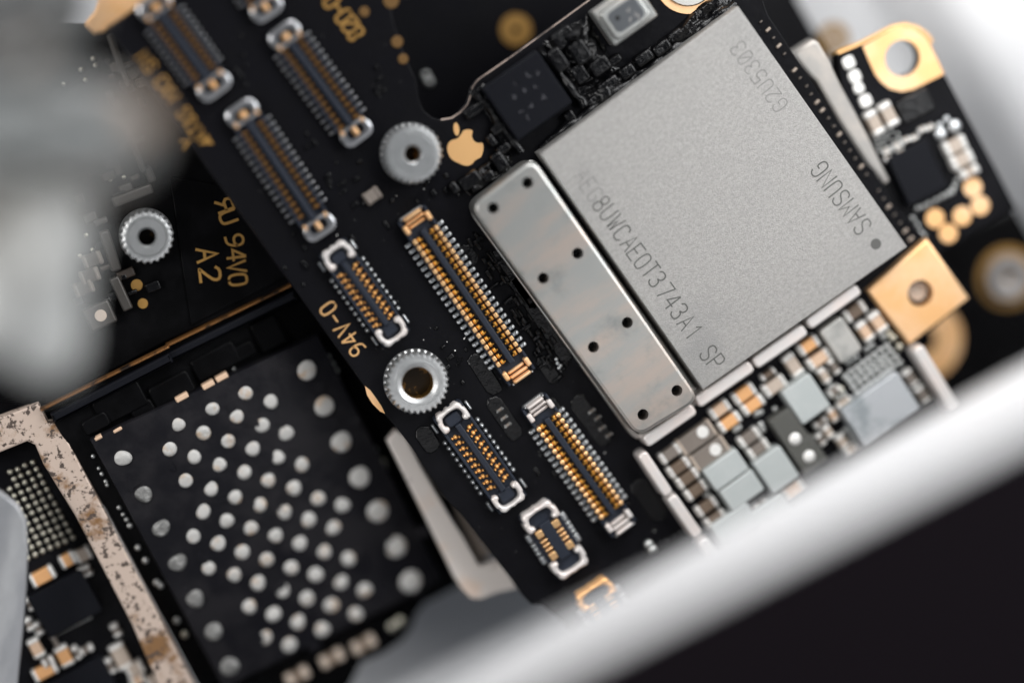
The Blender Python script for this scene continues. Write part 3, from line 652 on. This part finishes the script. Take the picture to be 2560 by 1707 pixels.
# oval puddles of black coating between the connectors
for x, y, L, W in ((1478, 1050, 150, 46), (1262, 1045, 130, 40), (1212, 935, 120, 40), (1068, 1098, 74, 46), (1622, 1250, 120, 50), (1350, 800, 260, 34), (1290, 700, 180, 30), (1170, 640, 60, 44), (1370, 925, 80, 34), (1390, 1020, 60, 30)):
    f = Fr(x, y, V, 0); bm = bmesh.new(); q = rrect(L*f.k, W*f.k, W*f.k*.48, 8)
    q = [(a*(1+random.uniform(-.05, .05)), b*(1+random.uniform(-.12, .12))) for a, b in q]; prism(bm, q, -.01, .035, .03); put('coating_patch', mesh(bm, M_resin, 60), MB, f.M)
for x, y in ((1391, 898), (1394, 908), (1402, 914), (1405, 926), (1398, 920)): ball(MB, x, y, 4.5, 0.03, M_tin, 'solder_speck', 1.0)
for i in range(64):
    t = random.random(); x = 1195+215*t+random.uniform(-26, 26); y = 590+365*t+random.uniform(-18, 18)
    block('coated_component', Fr(x, y, V if random.random() < .7 else U, .1), random.uniform(14, 34), random.uniform(7, 13), -.12, random.uniform(-.02, .05), M_resin, MB, .04, .03)
for i in range(60):
    x, y = random.choice(((860, 440), (800, 330), (905, 600), (720, 640), (600, 180), (940, 250), (1090, 480), (1420, 1160), (1600, 1330), (1140, 880), (1000, 480)))
    x += random.gauss(0, 34); y += random.gauss(0, 34)
    block('coated_component', Fr(x, y, V if random.random() < .5 else U, .06), random.uniform(10, 26), random.uniform(7, 14), -.08, random.uniform(-.03, .02), M_resin, MB, .03, .03)
for i in range(26):
    x, y = random.choice(((1400, 1000), (1240, 620), (1180, 900), (1380, 880), (1100, 840), (860, 560), (1480, 1180), (1060, 500), (1620, 1290)))
    ball(MB, x+random.gauss(0, 45), y+random.gauss(0, 45), random.choice((1.2, 1.6, 2.2)), 0.0, M_tinw, 'dust_speck', 1.0)
for x, y, r in ((1321, 725, 7), (1326, 769, 8), (1327, 803, 7), (1373, 830, 8), (1135, 885, 8), (1150, 898, 8), (1145, 912, 6), (1300, 760, 6), (1186, 585, 7), (1205, 560, 6)):
    ring(MB, x, y, r, r-3, 0, M_resin, 'via_ring', .03)
# castellated contacts between chip and edge
i = 0
for t in [j/27 for j in range(28)]:
    if random.random() < .12: continue
    x = 1906+(2280-1906)*t; y = 55+(598-55)*t; big_ = i % 4 == 1 or i % 7 == 3
    f = Fr(x+random.uniform(-2, 2), y, (.72, -.69), .1); f.drop(0)
    block('edge_contact', f, 15 if big_ else 9, 7 if big_ else 4, 0, .08, M_gbrn if not big_ else M_gtan, MB, .03, .02); i += 1
# ================================================================== LEFT BOARD with big solder pads (lower level)
BZ = -1.9
B = [(132, 1052), (182, 992), (430, 862), (690, 735), (760, 690), (900, 760), (1150, 1240), (1225, 1392), (1188, 1440), (1130, 1473), (1062, 1508), (1040, 1535), (1028, 1570), (1005, 1600), (960, 1632), (905, 1655), (868, 1725), (600, 1900), (500, 1725), (398, 1530), (268, 1272)]  # right corner drawn out as a dark strip to blacken the slot beside the bracket
g_ = 0.15; TP[:] = [-.88*g_, .47*g_, P(520, 1130, -1.9).x, P(520, 1130, -1.9).y]
LB = thing('padded_circuit_board', 'dark circuit board at the lower left with rows of round silver solder pads', 'circuit board', P(650, 1250, BZ-.6))
slab('substrate', B, BZ-.6, BZ, M_mask2, LB, .03)
HZ = BZ+.5
pk = slab('bare_package', [(225, 1100), (795, 838), (1108, 1448), (560, 1720)], BZ+.01, HZ, M_pkg, LB, .06, label='dark chip footprint covered by the silver pads')
big_r = [(704,850),(744,932),(783,1014),(825,1095),(867,1173),(908,1254),(942,1334)]
big_l = [(282,1052),(330,1135),(370,1213),(408,1292),(448,1375),(490,1450),(527,1530)]
PADS = [(200+x/3.92, 860+y/3.92) for x, y in ((1620,480),(1868,562),(1298,635),(1535,710),(1785,795),(2020,870),(965,790),(1210,870),(1450,950),(1692,1025),(1940,1110),(2175,1180),(878,1030),(1118,1105),(1365,1180),(1610,1255),(1845,1335),(2095,1410),(1033,1335),(1280,1415))]
PADS += [(500+x/3.92, 1240+y/3.92) for x, y in ((345,10),(588,85),(830,155),(1065,230),(1305,305),(1155,20),(1393,85),(30,150),(262,240),(497,310),(740,385),(975,460),(1213,540),(1455,612),(175,460),(412,545),(653,620),(893,700),(1130,765),(1378,840),(1612,920),(85,705),(335,770),(568,850),(805,920),(1045,1000),(1285,1065),(1525,1155),(482,1080),(720,1155),(957,1230),(1197,1305),(635,1380),(875,1455))]+[(483,1340)]
def blob(px, py, r, z, m, parent, h=.1, jit=.06):
    f = Fr(px, py, (1, 0), z+h*.5); f.drop(z); bm = bmesh.new(); R = r*f.k; n = 20; ph = random.uniform(0, 6.28); e1 = random.uniform(-jit, jit); e2 = random.uniform(-jit, jit)
    tilt = (random.uniform(-.25, .25), random.uniform(-.25, .25)); rings = []
    for k in range(5):
        a = math.pi/2*k/5; rr = R*math.cos(a)**.7
        rings.append([bm.verts.new((rr*(1+e1*math.cos(2*t+ph)+e2*math.cos(3*t))*math.cos(t), rr*(1+e1*math.cos(2*t+ph)+e2*math.cos(3*t))*math.sin(t),
                                    h*math.sin(a)*(1+tilt[0]*math.cos(t)+tilt[1]*math.sin(t)))) for t in [2*math.pi*i/n for i in range(n)]])
    c = bm.verts.new((R*.1*tilt[0], R*.1*tilt[1], h*1.02))
    for a, b in zip(rings, rings[1:]):
        for i in range(n): bm.faces.new((a[i-1], a[i], b[i], b[i-1]))
    for i in range(n): bm.faces.new((rings[-1][i-1], rings[-1][i], c))
    return put('solder_pad', mesh(bm, m, 'all'), parent, f.M)
for x, y in PADS: blob(x, y, 18+random.uniform(-1, 1), HZ, M_sold, pk, random.uniform(.03, .08))
for i, (x, y) in enumerate(big_r): blob(x*1.0884, y*1.0884, 25+i*.4, HZ, M_sold, pk, .06, .03)
for i, (x, y) in enumerate(big_l):
    o = blob(x*1.0884, y*1.0884, 21+i*.4, HZ, M_sold if i == 0 else M_soldd, pk, .08, .12); o['label'] = 'dull half-cleaned pad' if i else 'bright smeared pad'
# low relief smears of old underfill between the pads
for i in range(46):
    a, b = random.random(), random.random(); x = 225+(795-225)*a+(560-225)*b; y = 1100+(838-1100)*a+(1720-1100)*b
    if not (240 < x < 1060): continue
    f = Fr(x, y, (random.uniform(-1, 1), random.uniform(-1, 1)+.01), HZ); bm = bmesh.new(); r = random.uniform(.08, .28)
    q = [(r*random.uniform(.6, 1.3)*math.cos(t), r*random.uniform(.35, .8)*math.sin(t)) for t in [2*math.pi*j/12 for j in range(12)]]
    prism(bm, q, -.005, .015+random.random()*.012, .0); put('underfill_smear', mesh(bm, M_pkg, 40), pk, f.M)
for x, y, L, W in ((455, 994, 34, 14), (521, 963, 32, 14), (555, 944, 32, 14), (294, 1075, 24, 9), (246, 1095, 20, 9)):
    block('exposed_pad', Fr(x, y, (.87, -.49), HZ+.02), L, W, -.3, 0, M_tan, LB, .03, .03)
for x, y, r in ((802, 875, 7), (821, 892, 7), (831, 910, 8), (841, 926, 7), (938, 1126, 8), (953, 1156, 13), (961, 1172, 8), (233, 1140, 6), (247, 1170, 5), (255, 1184, 6), (265, 1203, 6), (268, 1212, 5), (298, 1268, 6), (308, 1285, 5), (317, 1298, 6), (325, 1313, 7),
                (345, 1368, 8), (364, 1400, 9), (392, 1455, 9), (402, 1462, 9), (442, 1550, 9), (462, 1585, 10), (981, 1565, 12), (1000, 1552, 12), (585, 922, 4), (620, 920, 5), (632, 912, 5), (512, 977, 5), (600, 925, 4)):
    ball(LB, x, y, r, BZ+.02, M_ball if r < 10 else M_ball2, hf=1.2)
for x, y in ((910, 1611), (830, 1646), (744, 1690)): cap(LB, x, y, 60, 30, (.88, -.48), M_brn, z=BZ, end=22, mend=M_gtan)
for x, y, a, b, dd in ((300, 1010, 130, 70, (.88, -.47)), (430, 975, 110, 60, (.88, -.47)), (540, 905, 120, 60, (.88, -.47)), (672, 835, 70, 80, (.88, -.47)), (610, 880, 60, 40, (.88, -.47)), (360, 1030, 60, 50, (.88, -.47)), (240, 1060, 70, 40, (.88, -.47)), (980, 1290, 50, 90, (.88, -.47)), (1040, 1420, 50, 90, (.88, -.47)), (700, 1660, 120, 40, (.88, -.47))):
    block('coated_component', Fr(x, y, dd, BZ+.25), a, b, -.25, random.uniform(-.12, .0), M_mask2, LB, .06, .1)
def longbar(p, q, wd, z0, z1, m, parent, name): return bar(p, q, wd, z0, z1, m, parent, name, r=.02)
longbar((105, 1026), (420, 866), 9, BZ, BZ+.3, M_copper, LB, 'copper_edge'); longbar((420, 866), (728, 712), 8, BZ, BZ+.32, M_copper, LB, 'copper_edge')
longbar((135, 1046), (425, 893), 26, BZ, BZ+.22, M_blk, LB, 'side_wall'); longbar((425, 893), (735, 738), 24, BZ, BZ+.24, M_blk, LB, 'side_wall')
TP[:] = [0.0]*4
# ================================================================== TOP LEFT BOARD (dark, with post)
DZ = -1.7
TL = thing('post_circuit_board', 'black board under the connectors at the left, with one metal post and gold letters', 'circuit board', P(400, 650, DZ-.6))
slab('substrate', [(60, 60), (300, 60), (700, 520), (770, 700), (600, 770), (420, 850), (120, 1010), (-60, 1000), (-60, 200)], DZ-.6, DZ, M_mask2, TL, .03)
slab('flex_overlay', [(425, 440), (640, 480), (720, 690), (478, 812), (452, 640)], DZ, DZ+.08, M_mask2, TL, .02)
standoff(TL, 366, 590, 68, 21, .8, 24, DZ, label='metal post with a small bore standing on the left board')
lettering('94VO', [(586, 601), (590, 637), (592, 667), (595, 699)], 44, 26, (.12, .99), DZ+.081, TL, M_goldd, 6)
for c_, q_ in (('A', (518, 637)), ('2', (525, 686))): lettering(c_, [q_], 50, 32, (.12, .99), DZ+.081, TL, M_goldd, 7)
G['ya'] = [[(4-x, y) for x, y in st] for st in G['R']]
lettering(['ya', 'U'], [(562, 513), (570, 543)], 40, 28, (.35, .93), DZ+.081, TL, M_goldd, 7)
for x, y, r in ((342, 713, 15), (357, 759, 13)): pad(TL, x, y, r, DZ, M_goldd, 'via_pad')
pad(TL, 252, 789, 15, DZ+.3, M_gtan, 'index_dot')
for x, y, a, b, dd, hh in ((332, 489, 105, 24, (.93, -.36), .35), (276, 628, 26, 105, (.93, -.3), .35), (303, 735, 26, 90, (.9, -.4), .3), (250, 790, 70, 60, (.9, -.4), .3), (375, 437, 20, 40, (.9, -.4), .3), (345, 390, 14, 90, (.93, -.35), .4), (290, 135, 16, 100, (.93, -.3), .4), (308, 175, 12, 90, (.93, -.3), .4)):
    block('steel_spring', Fr(x, y, dd, DZ+hh), a, b, -hh, 0, M_dkst, TL, .05, .05)
for x, y in ((233, 147), (239, 163), (214, 199), (203, 174), (160, 209), (310, 444), (276, 450), (216, 588), (231, 625), (200, 640), (222, 673), (240, 655)):
    ball(TL, x, y, 6, DZ+.05, M_ball2)
for x, y in ((225, 690), (232, 650), (210, 720)): cap(TL, x, y, 50, 36, (.93, -.36), M_brnd, z=DZ, mend=M_gbrn)
for i in range(44):
    t = random.random(); x = 235+95*t+random.gauss(0, 42); y = 150+640*random.random()
    if (x-366)**2+(y-590)**2 < 95**2 or x > 400 or y > 830: continue
    f = Fr(x, y, (.93, -.36), DZ+.2); f.drop(DZ)
    block('dim_component', f, random.uniform(14, 46), random.uniform(10, 28), 0, random.uniform(.12, .3), random.choice((M_dkst, M_brnd, M_resin, M_resin)), TL, .04, .04)
# ================================================================== FAR LEFT BOARD under the rusty frame
GZ = -2.3
FL = thing('ball_grid_board', 'board in the lower left corner crowded with tiny solder balls and capacitors', 'circuit board', P(120, 1450, GZ-.6))
slab('substrate', [(-60, 880), (400, 780), (690, 640), (800, 760), (420, 960), (230, 1100), (260, 1260), (520, 1800), (-60, 1800)], GZ-.6, GZ, M_mask, FL, .03)  # upper outline stretched as a dark sheet to blacken the gap between the boards
for r in range(12):
    for c in range(9):
        x = 82+9.05*r-18.8*c; y = 1155+17.1*r+8.5*c
        if x < 20 - r*0: continue
        if c > 6 and x > 60 and r > 9: continue
        ball(FL, x+random.uniform(-1, 1), y+random.uniform(-1, 1), 7.2, GZ, M_ball2)
T2 = (.88, -.47); T3 = (.47, .88)
for x, y, L, W, d, m in ((106, 1441, 62, 36, T2, M_org), (169, 1400, 40, 34, T2, M_org), (208, 1386, 42, 36, T2, M_gtan), (302, 1640, 66, 40, T3, M_gtan), (338, 1672, 46, 36, T2, M_gtan), (112, 1678, 62, 34, T2, M_org), (160, 1640, 54, 34, T3, M_org), (90, 1620, 50, 30, T3, M_tan),
                        (97, 1570, 34, 22, T3, M_gbrn), (120, 1655, 30, 24, T2, M_gbrn), (220, 1425, 30, 18, T3, M_gbrn), (205, 1432, 30, 16, T3, M_gbrn), (290, 1575, 34, 22, T3, M_gbrn), (274, 1665, 40, 22, T3, M_gbrn), (75, 1510, 34, 18, T3, M_gbrn), (72, 1560, 34, 20, T3, M_gbrn), (138, 1605, 50, 14, T3, M_gbrn), (345, 1700, 40, 24, T2, M_tan), (385, 1700, 40, 30, T2, M_gtan), (215, 1625, 36, 18, T2, M_gbrn), (190, 1632, 36, 16, T3, M_gbrn)):
    cap(FL, x, y, L, W, d, m, z=GZ, end=12)
for i in range(9): ball(FL, 145+i*9.8, 1580-i*4.7, 6, GZ, M_ball)
for i in range(6): ball(FL, 78+i*3.5, 1545+i*9, 6, GZ, M_ball)
block('square_chip', Fr(163, 1510, T2, GZ+.4), 150, 118, -.4, 0, M_blk, FL, .04, .05, label='square black chip with glossy edge')
block('square_chip', Fr(205, 1710, T2, GZ+.4), 150, 80, -.4, 0, M_blk, FL, .04, .05, label='black chip cut off by the bottom edge')
RS = thing('rusty_shield_frame', 'rust-stained pale steel frame strip running down the lower left', 'metal frame', P(250, 1300, -2.2))
slab('frame_strip', [(-60, 1066), (96, 1007), (120, 1057), (145, 1054), (262, 1277), (393, 1530), (496, 1730), (402, 1730), (330, 1560), (186, 1285), (108, 1160), (88, 1112), (68, 1103), (-60, 1155)], -1.95, -1.40, M_rust, RS, .05)
foil = slab('foil_strip', [(-60, 1200), (5, 1230), (45, 1262), (66, 1300), (70, 1380), (66, 1480), (60, 1560), (46, 1700), (44, 1760), (-60, 1760)], -.2, .05, M_foil, None, .06)
tag(foil, 'grey brushed metal strip along the left edge of the lower left corner', 'metal strip')
# ================================================================== steel bracket below the main board
BR = slab('steel_bracket', [(968, 1102), (990, 1076), (1013, 1090), (1052, 1165), (1119, 1280), (1160, 1345), (1197, 1412), (1205, 1414), (1252, 1400), (1330, 1440), (1300, 1470), (1240, 1483), (1205, 1497), (1178, 1495), (1158, 1475), (1138, 1445), (1057, 1280)], -1.5, -1.15, M_brk, None, .05)
tag(BR, 'pale blotched steel bracket bent like an L, at the bottom below the small sockets', 'bracket')
B2 = slab('spring_strip', [(1130, 1240), (1160, 1283), (1226, 1385), (1205, 1402), (1192, 1392), (1146, 1290)], -2.0, -1.7, M_gtan, None, .05)
tag(B2, 'thin brownish metal strip inside the angle of the steel bracket', 'metal strip')
# ================================================================== upper right board with gold lug
EZ = -0.5
TR = thing('corner_circuit_board', 'small black board at the upper right with a gold corner ring and gold test pads', 'circuit board', P(2300, 350, EZ-.5))
Epts = [(2094, 137), (2154, 112), (2233, 71), (2262, 66), (2292, 74), (2312, 88), (2327, 108), (2361, 185), (2492, 427), (2540, 520), (2497, 545), (2385, 612), (2330, 640), (2200, 640), (2150, 420), (2110, 260)]
slab('substrate', Epts, EZ-.5, EZ, M_mask, TR, .02, holes=[(2256, 146, 47)])
bm = bmesh.new(); tube(bm, [P(x, y, EZ-.16) for x, y in Epts[0:7]], .10); put('plated_edge', mesh(bm, M_goldp, 'all'), TR, Matrix.Identity(4))
slab('gold_corner', [(1920+x/3.672, y/3.672) for x, y in ((868,425),(1150,265),(1240,252),(1340,270),(1425,322),(1478,385),(1618,680),(1330,825),(1230,845),(1120,820),(1040,760),(985,690),(930,570))], EZ-.1, EZ+.02, M_gold, TR, .01, holes=[(2256, 146, 46.5)])
for x, y, r in ((2432, 469, 24), (2451, 514, 24), (2338, 546, 24), (2406, 540, 24), (2371, 584, 24)):
    pad(TR, x, y, r, EZ, M_gold, 'test_pad', .02)
for x, y, r in ((2123, 157, 16), (2138, 192, 16), (2148, 221, 14), (2165, 253, 16)):
    block('tinned_pad', Fr(x, y, (.9, -.43), EZ+.05), r*2, r*2, -.05, 0, M_tinw, TR, .04, .10)
T5 = (.46, .89); T6 = (.89, -.46)
for x, y, L, W, d, m in ((2187, 308, 64, 32, T5, M_gtan), (2222, 287, 64, 34, T5, M_gtan), (2388, 365, 60, 36, T6, M_gtan), (2405, 400, 60, 36, T6, M_gtan), (2424, 430, 50, 24, T6, M_gtan)):
    cap(TR, x, y, L, W, d, m, z=EZ, end=17)
for x, y, r in ((2352, 335, 16), (2387, 316, 17), (2367, 298, 8), (2350, 313, 8)): ball(TR, x, y, r, EZ, M_tin, hf=1.1)
for x, y in ((2306, 325), (2326, 319), (2266, 351), (2286, 345), (2243, 365), (2252, 381), (2277, 376), (2297, 365), (2217, 379), (2220, 397)): cap(TR, x, y, 18, 15, T6, M_gtan, z=EZ, end=6, h=.14)
for i in range(5):
    for j in range(5):
        if (i+j) % 5 == 4: continue
        ball(TR, 2190+i*13+j*3, 345-i*5+j*11, 4.6, EZ, M_ball, hf=1.2)
for x, y in ((2294, 521), (2308, 517), (2323, 509), (2341, 500), (2357, 492), (2371, 485), (2386, 468), (2282, 546), (2293, 563), (2301, 580), (2310, 590), (2380, 480), (2392, 452)): ball(TR, x, y, 7, EZ, M_ball, hf=1.2)
block('square_chip', Fr(2295, 432, T6, EZ+.3), 108, 130, -.3, 0, M_blk, TR, .03, .03)
block('small_chip', Fr(2290, 265, T6, EZ+.15), 90, 60, -.15, 0, M_resin, TR, .05, .05)
CL = slab('steel_clip', [(1978, 133), (2033, 98), (2048, 106), (2072, 148), (2103, 213), (2138, 278), (2170, 338), (2204, 408), (2226, 452), (2212, 463), (2165, 408), (2100, 310), (2040, 205), (2025, 192), (2010, 175)], -.8, -.22, M_brk2, None, .10)
tag(CL, 'pale steel wedge wedged between the silver chip edge and the upper right board', 'metal clip')
# ================================================================== dark boards lower down
LD = thing('lower_circuit_board', 'out of focus dark board far below, with brass rings', 'circuit board', P(1700, 200, -4.6))
slab('substrate', [(900, -250), (1990, -250), (1990, -5), (2058, 112), (2090, 160), (2330, 560), (2330, 1100), (1400, 1100), (900, 500)], -4.6, -4.0, M_mask, LD, .05)
ring(LD, 1290, 75, 40, 9, -4.0, M_goldd, 'brass_ring', .05)
ring(LD, 2086, 96, 38, 13, -4.0, M_goldd, 'brass_ring', .12)
for x, y in ((1065, 190), (1073, 205)): ball(LD, x, y, 10, -4, M_ball)
RD = thing('right_circuit_board', 'black board at the right edge with a round washer and a gold ring', 'circuit board', P(2450, 750, -3.5))
slab('substrate', [(2200, 640), (2360, 600), (2505, 540), (2540, 520), (2640, 690), (2640, 1000), (2300, 1100), (2200, 900)], -3.6, -2.9, M_mask2, RD, .05)
ring(RD, 2308, 850, 100, 32, -2.9, M_gold, 'gold_ring', .04)
o = ring(RD, 2519, 694, 76, 30, -2.9, M_goldd, 'gold_ring', .05)
f = Fr(2519, 694, (1, 0), -2.8); bm = bmesh.new(); lathe(bm, [(.62, -.05), (.62, .1), (.58, .16), (.34, .16), (.26, .06), (.10, .02), (.09, -.05)], 48); put('washer', mesh(bm, mat('dull_washer', (0.26, 0.245, 0.235), .5, .5), 40), o, f.M)
pad(o, 2519, 696, 9, -2.86, M_brass, 'washer_bore')
# gold tab upper left
GT = slab('gold_tab', [(215, 62), (240, 30), (262, -40), (420, -40), (372, 4), (262, 80), (238, 86)], -.9, -.55, M_gold, None, .05)
tag(GT, 'blurred gold tab at the top left corner behind the crumpled metal', 'gold tab')
# ================================================================== crumpled metal in the foreground, upper left
def crumple(name, pts, z, th, label, parent=None, m=None, amp=.9, seed=0, dome_=1.0):
    rr = random.Random(seed); W = [P(x, y, z) for x, y in chaikin(pts+[pts[0]], 2)[:-1]]; c = sum(W, Vector())/len(W)
    bm = bmesh.new(); rings = []; K = 12
    ph = [(rr.uniform(0, 6.28), rr.uniform(.25, .9), rr.uniform(0, 6.28)) for _ in range(5)]
    def hgt(x, y): return sum(math.sin(x*f_*math.cos(a)+y*f_*math.sin(a)+p) for p, f_, a in ph)*amp/3
    for k in range(K+1):
        t = 1-k/(K+.5); rings.append([bm.verts.new(((q.x-c.x)*t, (q.y-c.y)*t, dome_*math.sqrt(max(0, 1-t**3))+hgt((q.x)*1, (q.y)*1)*(1-t**4)*1.0+hgt(q.x*t, q.y*t)*(1-t**6)*.8)) for q in W])
    low = [bm.verts.new((v.co.x, v.co.y, -th)) for v in rings[0]]
    rings.insert(0, low); n = len(W)
    for a, b in zip(rings, rings[1:]):
        for i in range(n): bm.faces.new((a[i-1], a[i], b[i], b[i-1]))
    bm.faces.new(rings[-1]); bm.faces.new(low[::-1])
    o = put(name, mesh(bm, m or M_crump, 'all'), parent, Matrix.Translation(c)); return o
CM = thing('crumpled_metal_part', 'large out of focus lump of shiny crumpled metal at the upper left', 'metal part', P(120, 450, 10))
crumple('upper_fold', [(-150, -80), (40, -80), (250, -80), (238, 60), (190, 130), (120, 200), (-150, 330)], 10.5, .5, '', CM, seed=3, dome_=1.4)
crumple('middle_fold', [(-150, 230), (60, 190), (240, 190), (380, 250), (420, 350), (360, 450), (240, 490), (60, 430), (-150, 420)], 11.5, .5, '', CM, seed=8, dome_=1.6)
crumple('lower_fold', [(-150, 380), (80, 420), (215, 450), (240, 600), (205, 720), (215, 850), (185, 940), (100, 960), (20, 900), (-150, 860)], 11.0, .6, '', CM, seed=12, dome_=1.8, m=mat('smooth_metal', (0.52, 0.53, 0.52), .2, .45, (0.22, 0.21, 0.19), .35, .54, .68, bump=.2, bsc=.6, dist=.4))
print('OBJECTS', len(bpy.data.objects))
